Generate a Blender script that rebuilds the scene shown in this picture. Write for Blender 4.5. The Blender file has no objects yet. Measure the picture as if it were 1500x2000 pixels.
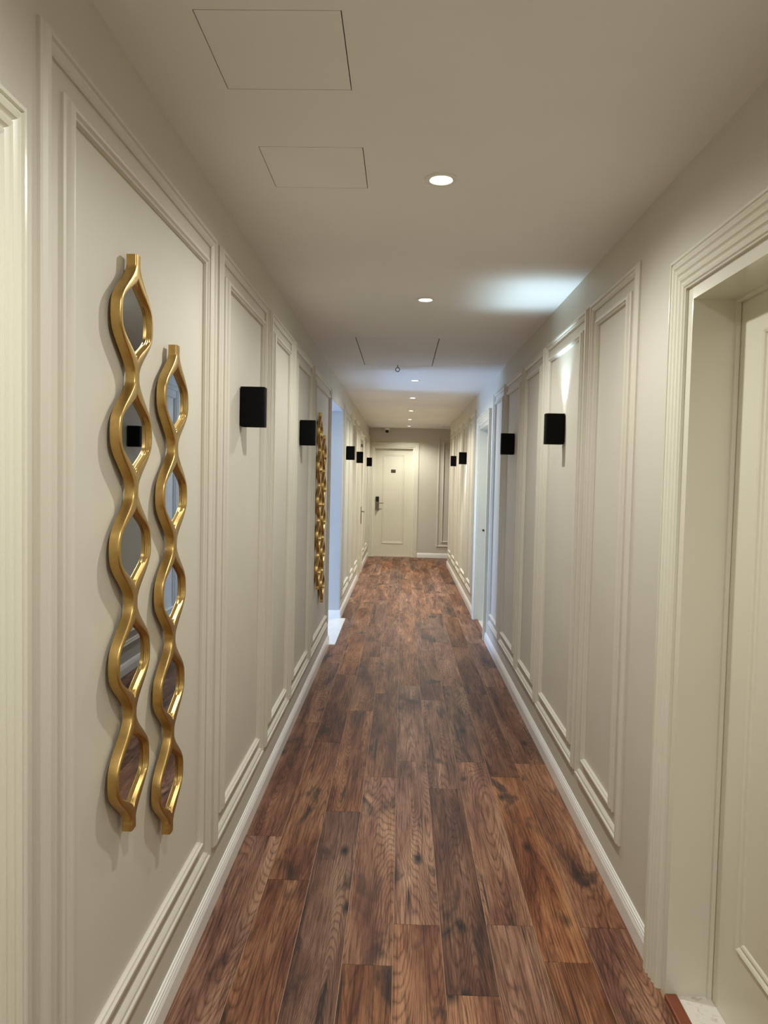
import bpy, bmesh, math, random
from mathutils import Matrix, Vector

sc = bpy.context.scene
COL = sc.collection
random.seed(4)

# ------------------------------------------------------------------ dimensions
XL, XR, HC, D = -0.6565, 0.8382, 2.519, 14.518      # left wall, right wall, ceiling, end wall
YB, YT = -3.0, 13.27                                # back wall, where the corridor turns right
XT = 3.4                                            # end of the turning
HY0, HY1, HZ, HX = 6.79, 8.08, 2.27, -3.2           # side hall opening

# ------------------------------------------------------------------ camera
F_PX, YAW, PITCH, ROLL = 1449.45, -0.0236, -0.0469, -0.0218
f = Vector((math.sin(YAW) * math.cos(PITCH), math.cos(YAW) * math.cos(PITCH), math.sin(PITCH)))
r = f.cross(Vector((0, 0, 1))).normalized()
d = f.cross(r)
r2 = r * math.cos(ROLL) + d * math.sin(ROLL)
d2 = -r * math.sin(ROLL) + d * math.cos(ROLL)
cam_data = bpy.data.cameras.new('camera')
cam_data.sensor_fit = 'VERTICAL'
cam_data.sensor_height = 36
cam_data.lens = 36 * F_PX / 2000
cam_data.clip_start = 0.02
cam = bpy.data.objects.new('camera', cam_data)
M = Matrix((r2, -d2, -f)).transposed().to_4x4()
M.translation = Vector((0, 0, 1.56))
cam.matrix_world = M
COL.objects.link(cam)
sc.camera = cam

# ------------------------------------------------------------------ world, daylight, exposure
world = bpy.data.worlds.new('sky')
sc.world = world
world.use_nodes = True
bg = world.node_tree.nodes['Background']
bg.inputs[0].default_value = (0.62, 0.78, 1.0, 1)
bg.inputs[1].default_value = 1.5

sun = bpy.data.lights.new('daylight', 'AREA')        # overcast daylight outside the side hall window
sun.shape = 'RECTANGLE'
sun.size, sun.size_y = 1.3, 1.05
sun.energy = 190
sun.color = (0.35, 0.57, 1.0)
so = bpy.data.objects.new('daylight', sun)
so.location = (HX - 0.30, 7.46, 0.80)
so.rotation_euler = (0, math.radians(-90), 0)
COL.objects.link(so)

sc.view_settings.view_transform = 'Standard'
sc.view_settings.look = 'None'
sc.view_settings.gamma = 1.0
sc.view_settings.use_curve_mapping = False
sc.view_settings.exposure = 0.0
sc.cycles.diffuse_bounces = 8
sc.cycles.max_bounces = 12

LAMP_W = 62.0
LAMP_COL = (0.985, 1.0, 0.955)

# ------------------------------------------------------------------ materials
def new_mat(name):
    m = bpy.data.materials.new(name)
    m.use_nodes = True
    nt = m.node_tree
    return m, nt, nt.nodes['Principled BSDF']

def N(nt, t, **kw):
    n = nt.nodes.new(t)
    for k, v in kw.items():
        setattr(n, k, v)
    return n

def paint(name, col, rough=0.5, bump=0.02, scale=160, var=0.03, spec=0.5, coat=0.0):
    m, nt, b = new_mat(name)
    tc = N(nt, 'ShaderNodeTexCoord')
    n1 = N(nt, 'ShaderNodeTexNoise'); n1.inputs['Scale'].default_value = 1.7; n1.inputs['Detail'].default_value = 4
    n2 = N(nt, 'ShaderNodeTexNoise'); n2.inputs['Scale'].default_value = scale; n2.inputs['Detail'].default_value = 3
    geo = N(nt, 'ShaderNodeNewGeometry')
    nt.links.new(geo.outputs['Position'], n1.inputs['Vector'])
    nt.links.new(geo.outputs['Position'], n2.inputs['Vector'])
    cr = N(nt, 'ShaderNodeValToRGB')
    cr.color_ramp.elements[0].position = 0.3
    cr.color_ramp.elements[1].position = 0.7
    cr.color_ramp.elements[0].color = (*[c * (1 - var) for c in col], 1)
    cr.color_ramp.elements[1].color = (*[min(1, c * (1 + var)) for c in col], 1)
    nt.links.new(n1.outputs['Fac'], cr.inputs['Fac'])
    nt.links.new(cr.outputs['Color'], b.inputs['Base Color'])
    b.inputs['Roughness'].default_value = rough
    b.inputs['Specular IOR Level'].default_value = spec
    b.inputs['Coat Weight'].default_value = coat
    b.inputs['Coat Roughness'].default_value = 0.12
    if bump:
        bp = N(nt, 'ShaderNodeBump'); bp.inputs['Strength'].default_value = bump; bp.inputs['Distance'].default_value = 0.002
        nt.links.new(n2.outputs['Fac'], bp.inputs['Height'])
        nt.links.new(bp.outputs['Normal'], b.inputs['Normal'])
    return m

WALL = paint('greige_wall_paint', (0.575, 0.54, 0.455), 0.55, 0.05, 220)
MOULD = paint('greige_moulding_paint', (0.60, 0.565, 0.478), 0.42, 0.0)
CEIL = paint('ceiling_paint', (0.80, 0.79, 0.765), 0.7, 0.05, 180)
CREAM = paint('cream_gloss_lacquer', (0.71, 0.69, 0.58), 0.25, 0.0, coat=0.5)
LEAF = paint('cream_door_lacquer', (0.68, 0.65, 0.53), 0.3, 0.0, coat=0.2)
BASE = paint('white_baseboard_paint', (0.86, 0.85, 0.815), 0.3, 0.0, coat=0.3)
WHITE = paint('white_hall_paint', (0.52, 0.52, 0.51), 0.6, 0.03)
BLACK = paint('black_powder_coat', (0.0025, 0.0025, 0.0025), 0.6, 0.05, 400, spec=0.08)
BLACKGLASS = paint('black_glass', (0.004, 0.004, 0.004), 0.1, 0.0)
DARK = paint('dark_gap_shade', (0.02, 0.017, 0.014), 0.9, 0.0)  # painted shade for the void behind the hatch gaps
FILLER_GLINT = paint('tan_joint_filler_highlight', (0.42, 0.27, 0.16), 0.6, 0.0)  # joint base; its pale tan paints the bevel-edge highlight along plank seams
STRIP = paint('red_brown_wood_strip', (0.19, 0.048, 0.02), 0.3, 0.1, 60, 0.15)
PLASTIC = paint('white_plastic', (0.75, 0.73, 0.69), 0.4, 0.0)
FROST = paint('frosted_lamp_glass', (0.30, 0.30, 0.29), 0.5, 0.0)

def metal(name, col, rough, bump=0.0, scale=60, aniso=0):
    m, nt, b = new_mat(name)
    b.inputs['Metallic'].default_value = 1
    b.inputs['Roughness'].default_value = rough
    tc = N(nt, 'ShaderNodeTexCoord')
    n1 = N(nt, 'ShaderNodeTexNoise'); n1.inputs['Scale'].default_value = scale; n1.inputs['Detail'].default_value = 4
    nt.links.new(tc.outputs['Object'], n1.inputs['Vector'])
    cr = N(nt, 'ShaderNodeValToRGB')
    cr.color_ramp.elements[0].color = (*[c * 0.86 for c in col], 1)
    cr.color_ramp.elements[1].color = (*[min(1, c * 1.1) for c in col], 1)
    nt.links.new(n1.outputs['Fac'], cr.inputs['Fac'])
    nt.links.new(cr.outputs['Color'], b.inputs['Base Color'])
    if bump:
        bp = N(nt, 'ShaderNodeBump'); bp.inputs['Strength'].default_value = bump; bp.inputs['Distance'].default_value = 0.001
        nt.links.new(n1.outputs['Fac'], bp.inputs['Height'])
        nt.links.new(bp.outputs['Normal'], b.inputs['Normal'])
    return m

GOLD = metal('brushed_gold_leaf', (0.56, 0.375, 0.135), 0.36, 0.12, 90)
STEEL = metal('satin_steel', (0.26, 0.23, 0.20), 0.35)
BRONZE = metal('dark_bronze', (0.07, 0.055, 0.035), 0.5)
MIRROR = metal('grey_mirror_glass', (0.56, 0.58, 0.58), 0.015, 0, 2)

def emit(name, col, s):
    m, nt, b = new_mat(name)
    b.inputs['Base Color'].default_value = (0.8, 0.8, 0.8, 1)
    b.inputs['Emission Color'].default_value = (*col, 1)
    b.inputs['Emission Strength'].default_value = s
    return m
LENS = emit('lit_lamp_lens', (1.0, 0.96, 0.88), 14)
LENS_COOL = emit('lit_cool_lamp_lens', (0.9, 0.97, 1.0), 12)

def glass_mat():
    m, nt, b = new_mat('window_glass')
    nt.nodes.remove(b)
    t = N(nt, 'ShaderNodeBsdfTransparent'); g = N(nt, 'ShaderNodeBsdfGlossy'); mx = N(nt, 'ShaderNodeMixShader')
    g.inputs['Roughness'].default_value = 0.02
    fr = N(nt, 'ShaderNodeFresnel'); fr.inputs['IOR'].default_value = 1.4
    nt.links.new(fr.outputs[0], mx.inputs[0]); nt.links.new(t.outputs[0], mx.inputs[1]); nt.links.new(g.outputs[0], mx.inputs[2])
    nt.links.new(mx.outputs[0], nt.nodes['Material Output'].inputs[0])
    return m
GLASS = glass_mat()

def marble_mat():
    m, nt, b = new_mat('white_marble')
    geo = N(nt, 'ShaderNodeNewGeometry')
    n1 = N(nt, 'ShaderNodeTexNoise'); n1.inputs['Scale'].default_value = 45; n1.inputs['Detail'].default_value = 6; n1.inputs['Distortion'].default_value = 1.2
    nt.links.new(geo.outputs['Position'], n1.inputs['Vector'])
    cr = N(nt, 'ShaderNodeValToRGB')
    cr.color_ramp.elements[0].position = 0.30; cr.color_ramp.elements[0].color = (0.60, 0.54, 0.46, 1)
    cr.color_ramp.elements[1].position = 0.44; cr.color_ramp.elements[1].color = (0.80, 0.76, 0.69, 1)
    nt.links.new(n1.outputs['Fac'], cr.inputs['Fac'])
    nt.links.new(cr.outputs['Color'], b.inputs['Base Color'])
    b.inputs['Roughness'].default_value = 0.22
    return m
MARBLE = marble_mat()

def wood_mat():
    m, nt, b = new_mat('brown_oak_plank')
    L = nt.links.new
    tc = N(nt, 'ShaderNodeTexCoord'); oi = N(nt, 'ShaderNodeObjectInfo')
    wn = N(nt, 'ShaderNodeTexWhiteNoise', noise_dimensions='1D')
    L(oi.outputs['Random'], wn.inputs['W'])
    sca = N(nt, 'ShaderNodeVectorMath', operation='SCALE'); L(wn.outputs['Color'], sca.inputs[0]); sca.inputs['Scale'].default_value = 37.0
    add = N(nt, 'ShaderNodeVectorMath', operation='ADD'); L(tc.outputs['Object'], add.inputs[0]); L(sca.outputs[0], add.inputs[1])

    def mapped(sx, sy):
        mp = N(nt, 'ShaderNodeMapping'); L(add.outputs[0], mp.inputs['Vector']); mp.inputs['Scale'].default_value = (sx, sy, 1); return mp.outputs[0]

    def noise(vec, scale, detail=4, rough=0.55, dist=0.0):
        n = N(nt, 'ShaderNodeTexNoise'); L(vec, n.inputs['Vector'])
        n.inputs['Scale'].default_value = scale; n.inputs['Detail'].default_value = detail
        n.inputs['Roughness'].default_value = rough; n.inputs['Distortion'].default_value = dist
        return n.outputs['Fac']

    def ramp(fac, stops):
        c = N(nt, 'ShaderNodeValToRGB'); L(fac, c.inputs['Fac'])
        e = c.color_ramp.elements
        e[0].position, e[0].color = stops[0][0], (*stops[0][1], 1)
        e[1].position, e[1].color = stops[-1][0], (*stops[-1][1], 1)
        for p, col in stops[1:-1]:
            q = e.new(p); q.color = (*col, 1)
        return c.outputs['Color']

    def mix(fac, a, bb, mode='MIX'):
        n = N(nt, 'ShaderNodeMix', data_type='RGBA', blend_type=mode)
        if isinstance(fac, float): n.inputs[0].default_value = fac
        else: L(fac, n.inputs[0])
        L(a, n.inputs[6])
        if isinstance(bb, tuple): n.inputs[7].default_value = (*bb, 1)
        else: L(bb, n.inputs[7])
        return n.outputs[2]

    # cathedral rings: contour lines of a long, stretched field
    field = noise(mapped(1.0, 0.085), 6.0, 1.2, 0.35, 0.1)
    mul = N(nt, 'ShaderNodeMath', operation='MULTIPLY'); L(field, mul.inputs[0]); mul.inputs[1].default_value = 58.0
    wob = noise(mapped(1.0, 0.16), 55.0, 3)
    mul2 = N(nt, 'ShaderNodeMath', operation='MULTIPLY_ADD'); L(wob, mul2.inputs[0]); mul2.inputs[1].default_value = 0.8; L(mul.outputs[0], mul2.inputs[2])
    frac = N(nt, 'ShaderNodeMath', operation='PINGPONG'); L(mul2.outputs[0], frac.inputs[0]); frac.inputs[1].default_value = 0.5
    dbl = N(nt, 'ShaderNodeMath', operation='MULTIPLY'); L(frac.outputs[0], dbl.inputs[0]); dbl.inputs[1].default_value = 2.0
    rings = ramp(dbl.outputs[0], [(0.0, (0.28, 0.23, 0.21)), (0.25, (0.70, 0.65, 0.62)), (0.55, (1.0, 1.0, 1.0)), (1.0, (1.0, 1.0, 1.0))])
    fine = noise(mapped(1.0, 0.022), 210.0, 5, 0.65)
    finec = ramp(fine, [(0.36, (0.26, 0.20, 0.18)), (0.54, (1, 1, 1))])
    tone = noise(mapped(1.0, 0.13), 10.0, 5, 0.62, 0.35)
    base = ramp(tone, [(0.28, (0.070, 0.022, 0.012)), (0.42, (0.165, 0.056, 0.024)), (0.54, (0.275, 0.112, 0.048)), (0.70, (0.430, 0.210, 0.098))])
    c = mix(0.68, base, rings, 'MULTIPLY')
    c = mix(0.80, c, finec, 'MULTIPLY')
    # smoky dark patches, knots and long splits
    kn = noise(mapped(1.0, 0.45), 6.0, 4, 0.55, 0.6)
    knm = ramp(kn, [(0.585, (0, 0, 0)), (0.70, (0.85, 0.85, 0.85))])
    c = mix(knm, c, (0.022, 0.014, 0.012))
    vo = N(nt, 'ShaderNodeTexVoronoi'); L(mapped(1.0, 0.42), vo.inputs['Vector']); vo.inputs['Scale'].default_value = 4.2
    vom = ramp(vo.outputs['Distance'], [(0.03, (0.95, 0.95, 0.95)), (0.11, (0, 0, 0))])
    c = mix(vom, c, (0.012, 0.008, 0.007))
    st = noise(mapped(1.0, 0.04), 30.0, 3, 0.5, 0.2)
    stm = ramp(st, [(0.63, (0, 0, 0)), (0.70, (0.9, 0.9, 0.9))])
    c = mix(stm, c, (0.022, 0.013, 0.010))
    # each plank its own tone
    wn2 = N(nt, 'ShaderNodeTexWhiteNoise', noise_dimensions='1D')
    ad = N(nt, 'ShaderNodeMath', operation='ADD'); L(oi.outputs['Random'], ad.inputs[0]); ad.inputs[1].default_value = 3.3; L(ad.outputs[0], wn2.inputs['W'])
    hs = N(nt, 'ShaderNodeHueSaturation')
    mr = N(nt, 'ShaderNodeMapRange'); L(wn2.outputs['Value'], mr.inputs['Value']); mr.inputs['To Min'].default_value = 0.72; mr.inputs['To Max'].default_value = 1.25
    mr2 = N(nt, 'ShaderNodeMapRange'); L(oi.outputs['Random'], mr2.inputs['Value']); mr2.inputs['To Min'].default_value = 0.80; mr2.inputs['To Max'].default_value = 1.04
    L(mr.outputs[0], hs.inputs['Value']); L(mr2.outputs[0], hs.inputs['Saturation']); L(c, hs.inputs['Color'])
    L(hs.outputs[0], b.inputs['Base Color'])
    rr = N(nt, 'ShaderNodeMapRange'); L(fine, rr.inputs['Value']); rr.inputs['To Min'].default_value = 0.56; rr.inputs['To Max'].default_value = 0.34
    L(rr.outputs[0], b.inputs['Roughness'])
    b.inputs['Specular IOR Level'].default_value = 0.2
    sm = N(nt, 'ShaderNodeMath', operation='MULTIPLY_ADD'); L(fine, sm.inputs[0]); sm.inputs[1].default_value = 0.8
    scr = noise(mapped(1.0, 0.5), 34.0, 3); L(scr, sm.inputs[2])
    bp = N(nt, 'ShaderNodeBump'); bp.inputs['Strength'].default_value = 0.22; bp.inputs['Distance'].default_value = 0.0025
    L(sm.outputs[0], bp.inputs['Height']); L(bp.outputs[0], b.inputs['Normal'])
    return m
WOOD = wood_mat()

# ------------------------------------------------------------------ mesh helpers
class MB:
    def __init__(s): s.v, s.f = [], []
    def box(s, x0, x1, y0, y1, z0, z1):
        o = len(s.v)
        s.v += [(x, y, z) for z in (z0, z1) for y in (y0, y1) for x in (x0, x1)]
        s.f += [tuple(o + i for i in q) for q in ((0, 2, 3, 1), (4, 5, 7, 6), (0, 1, 5, 4), (2, 6, 7, 3), (0, 4, 6, 2), (1, 3, 7, 5))]
        return s
    def rows(s, rows, closed=False, cap=False):       # loft between consecutive rows of points
        o = len(s.v); n = len(rows[0])
        for q in rows: s.v += list(q)
        for i in range(len(rows) - 1):
            for j in range(n if closed else n - 1):
                a, b_ = o + i * n + j, o + i * n + (j + 1) % n
                s.f.append((a, b_, b_ + n, a + n))
        if cap:
            s.f.append(tuple(o + j for j in range(n)))
            s.f.append(tuple(o + (len(rows) - 1) * n + j for j in range(n)))
        return s
    def lathe(s, prof, cx, cy, n=32, axis='z', flip=1):
        rows = []
        for (rad, z) in prof:
            rows.append([(cx + rad * math.cos(2 * math.pi * k / n), cy + rad * math.sin(2 * math.pi * k / n), z) for k in range(n)])
        return s.rows(rows, closed=True)
    def tube(s, pts, rad, n=10):
        rows = []
        for i, p in enumerate(pts):
            p = Vector(p); t = (Vector(pts[min(i + 1, len(pts) - 1)]) - Vector(pts[max(i - 1, 0)])).normalized()
            u = t.cross(Vector((0, 0, 1)) if abs(t.z) < 0.9 else Vector((1, 0, 0))).normalized(); w = t.cross(u)
            rows.append([tuple(p + u * rad * math.cos(2 * math.pi * k / n) + w * rad * math.sin(2 * math.pi * k / n)) for k in range(n)])
        return s.rows(rows, closed=True, cap=True)
    def build(s, name, mat, parent=None, smooth=False, merge=False, bevel=0.0, loc=None):
        me = bpy.data.meshes.new(name)
        me.from_pydata(s.v, [], s.f)
        bm = bmesh.new(); bm.from_mesh(me)
        if merge:
            bmesh.ops.remove_doubles(bm, verts=bm.verts, dist=1e-5)
            bmesh.ops.dissolve_degenerate(bm, edges=bm.edges, dist=1e-6)
        bmesh.ops.recalc_face_normals(bm, faces=bm.faces)
        if bevel:
            bmesh.ops.bevel(bm, geom=[e for e in bm.edges if e.is_manifold and e.calc_face_angle(0) > 0.5], offset=bevel, segments=2, affect='EDGES', profile=0.5)
        bm.to_mesh(me); bm.free()
        me.materials.append(mat)
        if smooth:
            for p in me.polygons: p.use_smooth = True
            try: me.set_sharp_from_angle(angle=math.radians(smooth if smooth is not True else 40))
            except Exception: pass
        return link(name, me, parent, loc)

def link(name, me, parent=None, loc=None):
    o = bpy.data.objects.new(name, me)
    COL.objects.link(o)
    if parent: o.parent = parent
    if loc is not None: o.location = loc
    return o

def empty(name, loc=(0, 0, 0)):
    o = bpy.data.objects.new(name, None)
    o.empty_display_size = 0.05
    o.location = loc
    COL.objects.link(o)
    return o

def tag(o, label, cat=None, group=None, kind=None):
    o['label'] = label
    if cat: o['category'] = cat
    if group: o['group'] = group
    if kind: o['kind'] = kind
    return o

# maps from (along, height, out of wall) to the world
def on_left(a, z, h): return (XL + h, a, z)
def on_right(a, z, h): return (XR - h, a, z)
def on_end(a, z, h): return (a, D - h, z)

def frame_mould(mp, a0, a1, z0, z1, prof):
    mb = MB(); rows = []
    for (dd, h) in prof:
        rows.append([mp(a0 + dd, z0 + dd, h), mp(a1 - dd, z0 + dd, h), mp(a1 - dd, z1 - dd, h), mp(a0 + dd, z1 - dd, h)])
    return mb.rows(rows, closed=True)

def casing_path(mp, a0, a1, zt, prof):
    rows = []
    for (dd, h) in prof:
        rows.append([mp(a0 - dd, 0.0, h), mp(a0 - dd, zt + dd, h), mp(a1 + dd, zt + dd, h), mp(a1 + dd, 0.0, h)])
    return MB().rows(rows)

OUT_PROF = [(0, 0), (0, .007), (.004, .010), (.009, .017), (.015, .019), (.021, .018), (.024, .013), (.028, .012), (.033, .0125), (.038, .009), (.042, .005), (.042, 0)]
IN_PROF = [(0, 0), (0, .006), (.003, .010), (.009, .011), (.011, .016), (.017, .019), (.024, .019), (.028, .013), (.032, .011), (.034, .004), (.034, 0)]

def casing_prof(w=0.10, ribs=4):
    p = [(0, 0), (0, .014)]
    s = (w - 0.012) / ribs
    for i in range(ribs):
        b0 = .015 + .0022 * i
        for t, k in ((0.05, 0.0), (0.2, .0042), (0.5, .0065), (0.8, .0042), (0.95, 0.0)):
            p.append((0.002 + s * (i + t), b0 + k))
    p += [(w - .008, .022), (w - .007, .027), (w, .027), (w, 0)]
    return p

def base_rows(mp, a0, a1):
    prof = [(0, 0), (.015, 0), (.015, .056), (.0135, .060), (.0135, .063), (.012, .066), (.0125, .072), (.010, .076), (.009, .082), (.006, .085), (.004, .091), (0, .091)]
    return MB().rows([[mp(a0, z, h) for h, z in prof], [mp(a1, z, h) for h, z in prof]], closed=True, cap=True)

# ------------------------------------------------------------------ doors' places
# name: wall map, casing inner edges, casing inner top, leaf recess, casing width
T = 0.2
def wall_boxes(spans, lo, hi, put):
    """spans: openings (a0, a1, ztop); put(mb, a0, a1, z0, z1)"""
    mb = MB(); cur = lo
    for a0, a1, zt in spans:
        if a0 > cur: put(mb, cur, a0, -0.05, HC + 0.12)
        put(mb, a0, a1, zt, HC + 0.12)
        cur = a1
    if cur < hi: put(mb, cur, hi, -0.05, HC + 0.12)
    return mb

L_OPEN = [(0.22, 1.133, 2.05), (HY0, HY1, HZ), (11.17, 12.05, 2.15)]
R_OPEN = [(1.32, 2.242, 2.135), (7.22, 8.20, 2.14)]
E_OPEN = [(-0.565, 0.225, 2.15)]

wall_left = wall_boxes(L_OPEN, YB, D + T, lambda m, a0, a1, z0, z1: m.box(XL - T, XL, a0, a1, z0, z1)).build('wall_left', WALL)
tag(wall_left, 'long greige left corridor wall with panel mouldings', 'wall', kind='structure')
wall_right = wall_boxes(R_OPEN, YB, YT, lambda m, a0, a1, z0, z1: m.box(XR, XR + T, a0, a1, z0, z1)).build('wall_right', WALL)
tag(wall_right, 'long greige right corridor wall with panel mouldings', 'wall', kind='structure')
wall_end = wall_boxes(E_OPEN, XL, XT, lambda m, a0, a1, z0, z1: m.box(a0, a1, D, D + T, z0, z1)).build('wall_end', WALL)
tag(wall_end, 'greige end wall holding the cream door', 'wall', kind='structure')
tag(MB().box(XL - T, XR + T, YB - T, YB, -0.05, HC + 0.12).build('wall_back', WALL), 'greige wall behind the viewer', 'wall', kind='structure')
tag(MB().box(XR + T, XT, YT - T, YT, -0.05, HC + 0.12).build('wall_turn_near', WALL), 'greige near wall of the right turn at the corridor end', 'wall', kind='structure')
tag(MB().box(XT, XT + T, YT - T, D + T, -0.05, HC + 0.12).build('wall_turn_end', WALL), 'greige wall closing the right turn', 'wall', kind='structure')

# ceiling with real cut-outs for the hatches
HATCH = [(-0.458, -0.147, 1.573, 1.890), (-0.444, -0.136, 2.210, 2.517), (-0.347, 0.236, 5.16, 6.42)]
def cells(x0, x1, y0, y1, holes, z0, z1, mb):
    xs = sorted({x0, x1, *[h[0] for h in holes], *[h[1] for h in holes]})
    ys = sorted({y0, y1, *[h[2] for h in holes], *[h[3] for h in holes]})
    for j in range(len(ys) - 1):
        i = 0
        while i < len(xs) - 1:
            def hole(i):
                cx, cy = (xs[i] + xs[i + 1]) / 2, (ys[j] + ys[j + 1]) / 2
                return any(h[0] < cx < h[1] and h[2] < cy < h[3] for h in holes)
            if hole(i): i += 1; continue
            k = i
            while k + 1 < len(xs) - 1 and not hole(k + 1): k += 1
            mb.box(xs[i], xs[k + 1], ys[j], ys[j + 1], z0, z1)
            i = k + 1
    return mb
mb = cells(XL, XR, YB, D, HATCH, HC, HC + 0.08, MB())
mb.box(XR, XT, YT, D, HC, HC + 0.08)
mb.box(XL - T, XT + T, YB - T, D + T, HC + 0.12, HC + 0.14)
ceiling = tag(mb.build('ceiling', CEIL), 'plain off-white corridor ceiling', 'ceiling', kind='structure')

# panel mouldings (outer frame, inner frame)
LP = [(1.318, 2.53), (2.60, 3.52), (3.59, 4.33), (4.38, 5.28), (5.34, 6.62), (8.22, 9.19), (9.27, 10.05), (10.13, 11.02), (12.20, 12.95), (13.04, 13.97), (14.05, 14.50)]
RP = [(2.71, 3.385), (3.44, 4.41), (4.46, 5.195), (5.24, 6.11), (6.15, 6.89), (8.63, 9.36), (9.43, 10.32), (10.40, 11.17), (11.24, 12.10), (12.18, 12.96)]
def panel(mp, a0, a1, wall):
    o = frame_mould(mp, a0, a1, 0.212, 2.352, OUT_PROF).build('panel_moulding', MOULD, wall)
    if a1 - a0 > 0.3:
        frame_mould(mp, a0 + .092, a1 - .092, 0.298, 2.268, IN_PROF).build('inner_moulding', MOULD, o)
for a0, a1 in LP: panel(on_left, a0, a1, wall_left)
for a0, a1 in RP: panel(on_right, a0, a1, wall_right)
panel(on_end, 0.69, 1.75, wall_end)
panel(on_end, 1.85, 3.2, wall_end)

# baseboards
def baseboard(name, mp, a0, a1, label):
    return tag(base_rows(mp, a0, a1).build(name, BASE), label, 'baseboard', kind='structure')
baseboard('baseboard_left', on_left, 1.236, HY0, 'white stepped baseboard along the left wall under the gold mirrors')
baseboard('baseboard_left', on_left, HY1, 11.065, 'white baseboard on the left wall beyond the side opening')
baseboard('baseboard_left', on_left, 12.155, D, 'white baseboard on the left wall beside the end door')
baseboard('baseboard_left', on_left, YB, 0.117, 'white baseboard on the left wall behind the viewer')
baseboard('baseboard_right', on_right, 2.345, 7.115, 'white stepped baseboard along the right wall between the two doors')
baseboard('baseboard_right', on_right, 8.305, YT, 'white baseboard on the right wall beyond the far door')
baseboard('baseboard_right', on_right, YB, 1.215, 'white baseboard on the right wall behind the viewer')
baseboard('baseboard_end', on_end, 0.32, XT, 'white baseboard on the end wall right of the cream door')

# ------------------------------------------------------------------ floor
floor = tag(MB().box(XL - T, XT + T, YB - T, D + T, -0.06, -0.0015).build('floor', FILLER_GLINT), 'dark brown wood plank corridor floor', 'floor', kind='structure')
W0, PL, PT = 0.1633, 1.493, 0.012
SX = [-0.6485, -0.4855] + [-0.4855 + W0 * i for i in range(1, 8)] + [0.8302]
PH = [3.128, 2.786, 3.385, 2.303, 2.527, 2.180, 2.543, 2.352, 2.546]
MX = XL + 0.068                                            # marble slab reaches this far into the corridor
plank_mesh = {}
def plank(x0, x1, y0, y1):
    g = 0.0009
    w, l = round(x1 - x0 - 2 * g, 4), round(y1 - y0 - 2 * g, 4)
    if w < 0.01 or l < 0.01: return
    if (w, l) not in plank_mesh:
        e, c = 0.0006, 0.0006
        z0 = -0.0015
        pts = [[(sx * (w / 2 - k), sy * (l / 2 - k), z) for sx, sy in ((-1, -1), (1, -1), (1, 1), (-1, 1))] for k, z in ((0, z0), (0, -c), (e, 0))]
        m = MB().rows(pts, closed=True); m.f.append((8, 9, 10, 11))
        me = bpy.data.meshes.new('plank'); me.from_pydata(m.v, [], m.f); me.materials.append(WOOD)
        plank_mesh[(w, l)] = me
    link('plank', plank_mesh[(w, l)], floor, ((x0 + x1) / 2, (y0 + y1) / 2, 0))
for i in range(9):
    x0, x1 = SX[i], SX[i + 1]
    js = [PH[i] + PL * k for k in range(-5, 10)]
    js = [YB] + [y for y in js if YB + 0.05 < y < D - 0.05] + [D]
    for y0, y1 in zip(js, js[1:]):
        if i == 0:
            cuts = sorted({y0, y1, *[c for c in (HY0, HY1) if y0 < c < y1]})
            for c0, c1 in zip(cuts, cuts[1:]):
                plank(MX if HY0 - 0.01 < (c0 + c1) / 2 < HY1 + 0.01 else x0, x1, c0, c1)
        elif i == 8 and y1 > YT:
            cuts = sorted({y0, y1, *([YT] if y0 < YT else [])})
            for c0, c1 in zip(cuts, cuts[1:]): plank(x0, x1, c0, c1)
        else:
            plank(x0, x1, y0, y1)
xx = SX[-1]; k = 0
while xx < XT - 0.02:                                     # planks of the right turn
    x1 = min(xx + W0, XT)
    m = YT + 0.3 + 0.35 * (k % 3)
    plank(xx, x1, YT, m); plank(xx, x1, m, D)
    xx = x1; k += 1

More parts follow.
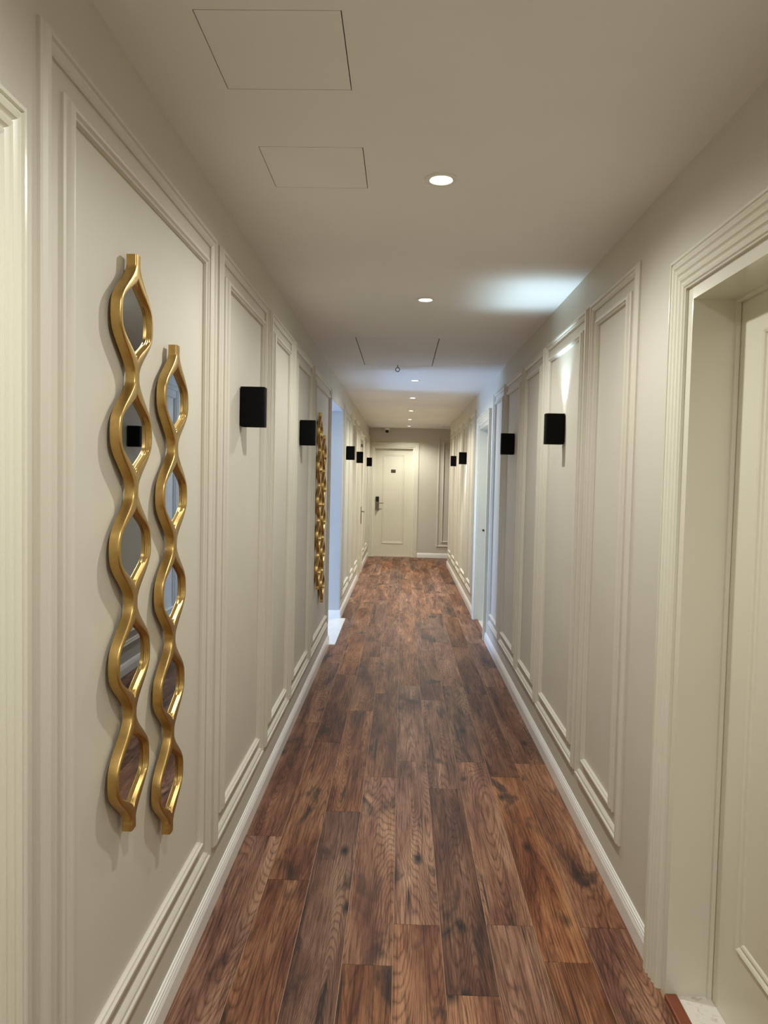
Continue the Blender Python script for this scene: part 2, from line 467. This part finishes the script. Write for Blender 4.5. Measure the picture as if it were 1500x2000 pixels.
# ------------------------------------------------------------------ doors
def door(name, label, mp, a0, a1, zt, recess, jt=0.038, cw=0.10, threshold=True, strip=False, mould=True):
    e = empty(name)
    tag(e, label, 'door', kind='structure')
    casing_path(mp, a0, a1, zt, casing_prof(cw)).build('casing', CREAM, e, smooth=25)
    def bx(m, b0, b1, z0, z1, h0, h1):
        p, q = mp(b0, z0, h0), mp(b1, z1, h1)
        m.box(min(p[0], q[0]), max(p[0], q[0]), min(p[1], q[1]), max(p[1], q[1]), min(p[2], q[2]), max(p[2], q[2]))
    for b0, b1, z0, z1 in ((a0, a0 + jt, 0, zt), (a1 - jt, a1, 0, zt), (a0 + jt, a1 - jt, zt - jt, zt)):
        m = MB(); bx(m, b0, b1, z0, z1, -T, 0.004); m.build('jamb', CREAM, e)
    i0, i1, it = a0 + jt, a1 - jt, zt - jt
    if recess > 0.03:                                     # rebate just in front of the leaf
        for b0, b1, z0, z1 in ((i0, i0 + .012, 0, it), (i1 - .012, i1, 0, it), (i0 + .012, i1 - .012, it - .012, it)):
            m = MB(); bx(m, b0, b1, z0, z1, -recess + .0, -recess + .012); m.build('door_stop', CREAM, e)
    m = MB(); bx(m, i0 + .003, i1 - .003, 0.008, it - .003, -recess - .045, -recess - .0015)
    leaf = m.build('leaf', LEAF, e)
    if mould:
        def mp2(a, z, h): return mp(a, z, h - recess - .0015)
        s = 0.155
        pr = [(0, 0), (.003, .006), (.010, .010), (.016, .007), (.020, .002), (.026, .002), (.030, .006), (.036, .004), (.040, 0)]
        frame_mould(mp2, i0 + s, i1 - s, 0.255, it - 0.11, pr).build('leaf_moulding', LEAF, leaf)
    if threshold:
        m = MB(); bx(m, i0, i1, -0.03, 0.006, -T, -0.03); m.build('marble_threshold', MARBLE, e)
        m = MB(); bx(m, i0, i1, -0.02, 0.014, -0.03, 0.008); m.build('wood_strip', STRIP, e, bevel=0.004)
    return e, leaf

door('door_1', 'cream door in deep fluted frame on the right, nearest the viewer', on_right, *R_OPEN[0], 0.13)
door_2, leaf2 = door('door_2', 'cream framed doorway far on the right wall opposite the side opening', on_right, *R_OPEN[1], 0.12)
door('door_3', 'cream fluted door frame at the left edge, nearest the viewer', on_left, *L_OPEN[0], 0.13)
door_4, leaf4 = door('door_4', 'cream door far on the left wall with steel lever handle', on_left, *L_OPEN[2], 0.006, threshold=False)
door_5, leaf5 = door('door_5', 'cream panelled door in the end wall with number plate and black card lock', on_end, *E_OPEN[0], 0.07, jt=0.025, cw=0.088, threshold=False)

# hardware of the end door
yl = D + 0.0715
lock = MB().box(-0.512, -0.446, yl - 0.022, yl, 0.915, 1.075).build('lock_body', STEEL, leaf5, bevel=0.004)
lock['label'] = 'brushed steel lock body'
MB().box(-0.512, -0.448, yl - 0.024, yl, 1.076, 1.178).build('card_reader', BLACKGLASS, leaf5, bevel=0.004)
MB().tube([(-0.478, yl - 0.02, 1.052), (-0.478, yl - 0.055, 1.052), (-0.465, yl - 0.06, 1.052), (-0.36, yl - 0.058, 1.052)], 0.008).build('lever', STEEL, leaf5, smooth=True)
MB().tube([(-0.479, yl - 0.02, 0.928), (-0.479, yl - 0.045, 0.928)], 0.022, 16).build('thumb_turn', STEEL, leaf5, smooth=50)
plate = MB().box(-0.224, -0.134, yl - 0.006, yl, 1.652, 1.712).build('number_plate', BRONZE, leaf5, bevel=0.001)
for k in range(3):
    MB().box(-0.216 + .027 * k, -0.196 + .027 * k, yl - 0.0075, yl - 0.005, 1.672, 1.696).build('numeral', STEEL, plate)
# hardware of the left far door
xf = XL - 0.006 - 0.0015
MB().box(xf, xf + 0.020, 11.90, 11.945, 0.80, 1.08).build('handle_plate', STEEL, leaf4, bevel=0.002)
MB().tube([(xf, 11.922, 1.0), (xf + 0.06, 11.922, 1.0), (xf + 0.065, 11.90, 1.0), (xf + 0.062, 11.79, 1.0)], 0.009).build('lever', STEEL, leaf4, smooth=True)
MB().box(xf, xf + 0.04, 11.55, 11.74, 2.02, 2.07).build('door_closer', STEEL, leaf4, bevel=0.006)
# lock on the far right door
xk = XR + 0.12
MB().tube([(xk, 7.36, 1.02), (xk - 0.05, 7.36, 1.02), (xk - 0.055, 7.38, 1.02), (xk - 0.05, 7.48, 1.02)], 0.009).build('lever', STEEL, leaf2, smooth=True)
MB().box(xk - 0.012, xk + .001, 7.33, 7.39, 0.90, 1.12).build('handle_plate', STEEL, leaf2, bevel=0.003)
MB().tube([(XR + 0.065, 8.156, 1.00), (XR + 0.065, 8.163, 1.00)], 0.012, 12).build('strike_plate', BRONZE, door_2)

# ------------------------------------------------------------------ side hall
tag(MB().box(HX - T, XL - T, HY0 - T, HY0, -0.05, 2.7).build('wall_hall_near', WHITE), 'white near wall of the side hall', 'wall', kind='structure')
tag(MB().box(HX - T, XL - T, HY1, HY1 + T, -0.05, 2.7).build('wall_hall_far', WHITE), 'white daylit far wall of the side hall beyond the opening', 'wall', kind='structure')
WZ0, WZ1, WY0, WY1 = 0.22, 1.40, 6.93, 7.97
mb = MB()
mb.box(HX - T, HX, HY0, WY0, -0.05, 2.7).box(HX - T, HX, WY1, HY1, -0.05, 2.7).box(HX - T, HX, WY0, WY1, -0.05, WZ0).box(HX - T, HX, WY0, WY1, WZ1, 2.7)
tag(mb.build('wall_hall_end', WHITE), 'white window wall closing the side hall', 'wall', kind='structure')
tag(MB().box(HX - T, XL - T, HY0 - T, HY1 + T, 2.45, 2.7).build('ceiling_hall', WHITE), 'white ceiling of the side hall', 'ceiling', kind='structure')
# plastered reveal of the opening (white paint on the jambs and soffit)
rv = MB().box(XL - T, XL - 0.002, HY1 - 0.006, HY1, 0.0, HZ).box(XL - T, XL - 0.002, HY0, HY0 + 0.006, 0.0, HZ).box(XL - T, XL - 0.002, HY0 + .006, HY1 - .006, HZ - 0.006, HZ)
tag(rv.build('trim_1', WHITE), 'white plaster reveal lining the side opening', 'trim', kind='structure')
def hall_base(name, y, s, x1, lab):
    def mp(a, z, h): return (a, y + s * h, z)
    tag(base_rows(mp, HX, x1).build(name, BASE), lab, 'baseboard', kind='structure')
hall_base('baseboard_hall_far', HY1 - 0.006, -1, XL + 0.006, 'white baseboard under the daylit far wall of the side hall')
hall_base('baseboard_hall_near', HY0 + 0.006, 1, XL - 0.02, 'white baseboard on the near wall of the side hall')
floor_hall = tag(MB().box(HX - T, XL, HY0, HY1, -0.0595, -0.003).build('floor_hall', FILLER_GLINT), 'pale marble floor of the side hall', 'floor', kind='structure')
txs = [HX + (MX - HX) * k / 5 for k in range(6)]
tys = [HY0 + .001, (HY0 + HY1) / 2, HY1 - .001]
for i in range(5):
    for j in range(2):
        MB().box(txs[i] + .0008, txs[i + 1] - .0008, tys[j] + .0008, tys[j + 1] - .0008, -0.003, 0.003).build('marble_tile', MARBLE, floor_hall)
win = tag(empty('window_1', (0, 0, 0)), 'low daylit window at the end of the side hall', 'window', kind='structure')
mb = MB()
for y0, y1, z0, z1 in ((WY0, WY0 + .05, WZ0, WZ1), (WY1 - .05, WY1, WZ0, WZ1), (WY0 + .05, WY1 - .05, WZ0, WZ0 + .05), (WY0 + .05, WY1 - .05, WZ1 - .05, WZ1), (7.43, 7.47, WZ0 + .05, WZ1 - .05)):
    mb.box(HX - 0.13, HX - 0.07, y0, y1, z0, z1)
mb.build('window_frame', BASE, win)
MB().box(HX - 0.103, HX - 0.097, WY0 + .05, 7.43, WZ0 + .05, WZ1 - .05).build('pane', GLASS, win)
MB().box(HX - 0.103, HX - 0.097, 7.47, WY1 - .05, WZ0 + .05, WZ1 - .05).build('pane', GLASS, win)
MB().box(HX - 0.07, HX + 0.05, WY0 - .02, WY1 + .02, WZ0 - .03, WZ0).build('window_sill', MARBLE, win)

# ------------------------------------------------------------------ ceiling hatches
HL = ['square flush ceiling hatch nearest the viewer', 'square flush ceiling hatch beside the nearest downlight', 'large flush ceiling hatch with a ring pull, farther along the corridor']
for k, (x0, x1, y0, y1) in enumerate(HATCH):
    g = 0.0026 if k < 2 else 0.007
    cx, cy = (x0 + x1) / 2, (y0 + y1) / 2
    e = empty('ceiling_hatch', (cx, cy, HC))
    tag(e, HL[k], 'hatch', 'flush access hatches in the ceiling')
    w, l = (x1 - x0) / 2 - g, (y1 - y0) / 2 - g
    MB().box(-w, w, -l, l, 0.0, 0.018).build('hatch_panel', CEIL, e)
    MB().box(-(x1 - x0) / 2, (x1 - x0) / 2, -(y1 - y0) / 2, (y1 - y0) / 2, 0.03, 0.04).build('hatch_void_shade', DARK, e)  # dark sheet closing the void, its shade painted as near-black colour
    if k == 2:
        ox, oy = -0.061 - cx, 6.39 - cy
        MB().tube([(ox, oy, 0.004), (ox, oy, -0.022)], 0.004, 8).build('ring_stem', STEEL, e)
        MB().tube([(ox + .017 * math.sin(t * math.pi / 10), oy, -0.039 + .017 * math.cos(t * math.pi / 10)) for t in range(21)], 0.004, 8).build('pull_ring', STEEL, e, smooth=True)

# ------------------------------------------------------------------ downlights
DL = [(2.432, 'round recessed downlight nearest the viewer, beside the square hatch'),
      (4.044, 'second recessed downlight, left of the bright ceiling patch'),
      (7.373, 'third recessed downlight, in the blue daylit ceiling band'),
      (8.972, 'fourth recessed downlight from the viewer'),
      (10.681, 'fifth recessed downlight, third from the end wall'),
      (12.272, 'sixth recessed downlight, second from the end wall'),
      (13.849, 'last recessed downlight, just in front of the end door')]
UNSEEN = [0.80, -0.80, -2.4]                              # the row goes on behind the viewer
ring = MB().lathe([(0.034, 0.004), (0.034, -0.002), (0.038, -0.005), (0.048, -0.006), (0.053, -0.003), (0.054, 0.0)], 0, 0, 40)
ring_o = ring.build('trim_ring', PLASTIC, None, smooth=30)
lens_o = MB().rows([[(0.034 * rr * math.cos(2 * math.pi * k / 28), 0.034 * rr * math.sin(2 * math.pi * k / 28), -0.0005 - .0035 * (1 - rr * rr)) for k in range(28)] for rr in (1, .7, .35, .02)], closed=True).build('lens', LENS, None, smooth=True)
def lamp(name, parent, loc, energy, col, size, blend, rot=(0, 0, 0), rad=0.03):
    ld = bpy.data.lights.new(name, 'SPOT')
    ld.energy, ld.color, ld.spot_size, ld.spot_blend, ld.shadow_soft_size = energy, col, math.radians(size), blend, rad
    o = bpy.data.objects.new(name, ld); COL.objects.link(o)
    o.parent = parent; o.location = loc; o.rotation_euler = rot
    return o
first = True
for y, lab in DL + [(u, ('recessed downlight above the viewer', 'recessed downlight just behind the viewer', 'recessed downlight by the wall behind the viewer')[i]) for i, u in enumerate(UNSEEN)]:
    e = tag(empty('recessed_downlight', (0.103, y, HC)), lab, 'downlight', 'row of recessed ceiling downlights')
    if first: a, b_ = ring_o, lens_o; first = False
    else:
        a, b_ = ring_o.copy(), lens_o.copy(); COL.objects.link(a); COL.objects.link(b_)
    a.parent = e; b_.parent = e
    lamp('downlight_lamp', e, (0, 0, -0.012), LAMP_W if y < 8 else LAMP_W * 1.68, LAMP_COL if y < 8 else (1.0, 0.985, 0.89), 168 if y < 8 else 146, 0.7)

# ------------------------------------------------------------------ wall sconces
SW, SD, SH, SZ = 0.062, 0.100, 0.158, 1.751              # along the wall, out of the wall, height, underside
def sconce_parts():
    o = MB(); n = 5
    def ringpts(i, z):
        rad = 0.008 - i * 0.5; x0, x1, y0, y1 = 0.004 + i, SD - i, -SW / 2 + i, SW / 2 - i
        rad = max(0.003, 0.009 - i); pts = []
        for cx, cy, a0 in ((x1 - rad, y1 - rad, 0), (x0 + .001, y1 - .001, 90), (x0 + .001, y0 + .001, 180), (x1 - rad, y0 + rad, 270)):
            rr = rad if a0 in (0, 270) else 0.001
            for k in range(n): t = math.radians(a0 + 90 * k / (n - 1)); pts.append((cx + rr * math.cos(t), cy + rr * math.sin(t), z))
        return pts
    w = 0.004
    o.rows([ringpts(w, 0.0), ringpts(0, 0.0), ringpts(0, SH), ringpts(w, SH), ringpts(w, 0.0)], closed=True)
    shell = o.build('body', BLACK, None, smooth=30)
    back = MB().box(0, 0.0045, -SW / 2 + .004, SW / 2 - .004, 0.01, SH - .01).build('back_plate', BLACK, None)
    def disc(z0, z1): return MB().box(0.010, SD - .008, -SW / 2 + .008, SW / 2 - .008, z0, z1)
    up = disc(SH - .062, SH - .058).build('upper_lens', FROST, None)
    dn = disc(.058, .062).build('lower_lens', FROST, None)
    return [shell, back, up, dn]
proto = sconce_parts()
SC = [('L', 2.995, 'black box wall sconce on the left, nearest the gold mirrors in front'),
      ('L', 4.72, 'second black wall sconce on the left, just before the far pair of mirrors'),
      ('L', 8.60, 'black wall sconce on the left, first beyond the side opening'),
      ('L', 10.45, 'black wall sconce on the left, just before the far left door'),
      ('L', 13.50, 'black wall sconce on the left, closest to the end door'),
      ('R', 3.915, 'black wall sconce on the right casting bright light up to the ceiling'),
      ('R', 5.645, 'second black wall sconce on the right, unlit'),
      ('R', 9.80, 'black wall sconce on the right casting a light streak downward'),
      ('R', 11.48, 'black wall sconce on the right, farthest from the viewer')]
for i, (s, y, lab) in enumerate(SC):
    e = tag(empty('wall_sconce', (XL if s == 'L' else XR, y, SZ)), lab, 'wall sconce', 'black up and down wall sconces')
    if s == 'R': e.rotation_euler = (0, 0, math.pi)
    ps = proto if i == 0 else [q.copy() for q in proto]
    for q in ps:
        if i: COL.objects.link(q)
        q.parent = e
    if 'up to the ceiling' in lab:
        ps[2].data = ps[2].data.copy(); ps[2].data.materials[0] = LENS_COOL
        lamp('sconce_lamp', e, (0.072, 0, SH - 0.046), 19, (0.60, 0.84, 1.0), 100, 0.85, (math.pi, 0.24, 0), 0.012)
    if 'downward' in lab:
        ps[3].data = ps[3].data.copy(); ps[3].data.materials[0] = LENS_COOL
        lamp('sconce_lamp', e, (0.050, 0, 0.050), 40, (0.93, 0.98, 1.0), 130, 0.4, (0, 0, 0), 0.012)

# ------------------------------------------------------------------ gold chain mirrors
LOBES, PITCHZ, OPEN_Z, END_Z = 5, 0.264, 0.196, 0.050
TOTAL = OPEN_Z * LOBES + (PITCHZ - OPEN_Z) * (LOBES - 1) + 2 * END_Z
OFF, DEP = 0.011, 0.024                                   # clear of the wall, frame depth
CMAX, NECK = 0.097, 0.0138
def ogee(t, ramp):
    if t <= 0 or t >= 1: return 0.0
    q = min(1.0, min(t, 1 - t) / ramp)
    return 0.64 * q * q * (3 - 2 * q) + 0.36 * math.sin(math.pi * t) ** 1.15
def bulge(t): return CMAX * ogee(t, 0.37)                 # opening half width over one lobe, pointed ogee ends
def opening(z):
    u = z - END_Z
    k = int(u // PITCHZ)
    if u < 0 or k >= LOBES: return 0.0
    return bulge((u - k * PITCHZ) / OPEN_Z)
def outer(z):
    best = NECK
    u = z - END_Z
    for k in range(LOBES):
        t = (u - k * PITCHZ) / OPEN_Z
        pad = 0.13
        tt = (t + pad) / (1 + 2 * pad)
        if 0 < tt < 1:
            best = max(best, NECK + (CMAX + 0.0065 - NECK) * ogee(tt, 0.41))
    return best
BEV = [(0.0, 0.0), (0.0018, 0.0005), (0.0023, 0.0030), (0.0042, 0.0038), (0.0047, 0.0066), (0.0068, 0.0074), (0.0073, 0.0102), (0.0094, 0.0110)]
def bev_depth(x):
    for (x0, h0), (x1, h1) in zip(BEV, BEV[1:]):
        if x <= x1: return h0 + (h1 - h0) * (x - x0) / (x1 - x0)
    return BEV[-1][1]
zs = set()
for k in range(LOBES):
    z0 = END_Z + k * PITCHZ
    for j in range(49):
        t = j / 48
        zs.add(round(z0 + OPEN_Z * (t + 0.035 * math.sin(2 * math.pi * t) * -1), 5))
    for j in range(1, 10): zs.add(round(z0 + OPEN_Z + (PITCHZ - OPEN_Z) * j / 10, 5))
for j in range(9): zs.add(round(END_Z * j / 8, 5)); zs.add(round(TOTAL - END_Z * j / 8, 5))
zs = sorted(z for z in zs if 0 <= z <= TOTAL + 1e-6)
def row(z):
    c = opening(z); o_ = max(outer(z), c + 0.008)
    flare = 0.0
    if z < 0.02: flare = 0.002
    o_ += flare
    half = []                                             # from the centre outwards
    for x, h in reversed(BEV):
        dd = min(x, c)
        half.append((c - dd, OFF + DEP - bev_depth(dd)))
    edge = min(0.004, (o_ - c) * 0.4)
    half += [(o_ - edge, OFF + DEP), (o_ - edge * 0.3, OFF + DEP - 0.0012), (o_, OFF + DEP - 0.004), (o_, OFF)]
    return half
mb = MB()
rows = []
for z in zs:
    h = row(z)
    rows.append([(hh, -s, z) for s, hh in reversed(h)] + [(hh, s, z) for s, hh in h])
hn = len(rows[0]) // 2
mb.rows([q[:hn] for q in rows]); mb.rows([q[hn:] for q in rows])   # left and right halves meet only in the valleys
for q in (rows[0], rows[-1]):
    o0 = len(mb.v); mb.v += q; mb.f.append(tuple(range(o0, o0 + len(q))))
# flat back and pads that hold the frame off the wall
mb.rows([[q[0], q[-1]] for q in rows])
frame_o = mb.build('gold_frame', GOLD, None, smooth=50, merge=True)
pad_o = MB().tube([(0, 0, TOTAL - 0.085), (OFF + .002, 0, TOTAL - 0.085)], 0.02, 12).build('wall_pad', BLACK, None)
panes = []
for k in range(LOBES):
    z0 = END_Z + k * PITCHZ
    l, rr = [], []
    bw = BEV[-1][0] - 0.001
    for j in range(61):
        z = z0 + OPEN_Z * j / 60
        g = opening(z) - bw
        if g > 0: l.append((OFF + DEP - BEV[-1][1] - .0003, -g, z)); rr.append((OFF + DEP - BEV[-1][1] - .0003, g, z))
    m = MB(); m.rows([[a_, b2] for a_, b2 in zip(l, rr)])
    bk = [[(x - .003, y, z) for x, y, z in q] for q in ([a_, b2] for a_, b2 in zip(l, rr))]
    m.rows(bk)
    panes.append(m.build('mirror_pane', MIRROR, None))
protoM = [frame_o, pad_o] + panes
MI = [(1.722, 2.060, 0.35, 'gold chain-link wall mirror, the nearer and higher of the front pair'),
      (2.016, 1.908, 1.0, 'gold chain-link wall mirror, the farther and lower of the front pair'),
      (5.66, 2.040, 0.0, 'distant gold chain-link mirror, higher one of the pair by the side opening'),
      (5.98, 1.885, 0.0, 'distant gold chain-link mirror, lower one of the pair by the side opening')]
for i, (y, ztop, tilt, lab) in enumerate(MI):
    e = tag(empty('chain_mirror', (XL, y, ztop - TOTAL)), lab, 'mirror', 'gold chain mirrors on the left wall')
    e.rotation_euler = (math.radians(-tilt) * 1.0, 0, 0)
    ps = protoM if i == 0 else [q.copy() for q in protoM]
    for q in ps:
        if i: COL.objects.link(q)
        q.parent = e

# ------------------------------------------------------------------ small things at the far end
e = tag(empty('security_camera', (-0.315, D - 0.10, HC)), 'small white dome camera with black lens above the end door', 'camera')
MB().lathe([(0.0005, -0.048), (0.040, -0.048), (0.052, -0.040), (0.055, 0.0)], 0, 0, 24).build('camera_base', PLASTIC, e, smooth=40)
MB().lathe([(0.0005, -0.102), (0.014, -0.100), (0.024, -0.094), (0.030, -0.082), (0.032, -0.066), (0.030, -0.047)], 0, 0, 20).build('camera_eye', BLACKGLASS, e, smooth=60)
e = tag(empty('ceiling_vent', (1.05, 13.9, HC)), 'flat white ceiling plate where the corridor turns right', 'vent')
MB().box(-0.34, 0.34, -0.11, 0.11, -0.022, 0).build('vent_plate', PLASTIC, e, bevel=0.004)
for k in range(4):
    MB().box(-0.30, 0.30, -0.085 + k * .046, -0.055 + k * .046, -0.026, -0.022).build('vent_slat', PLASTIC, e)
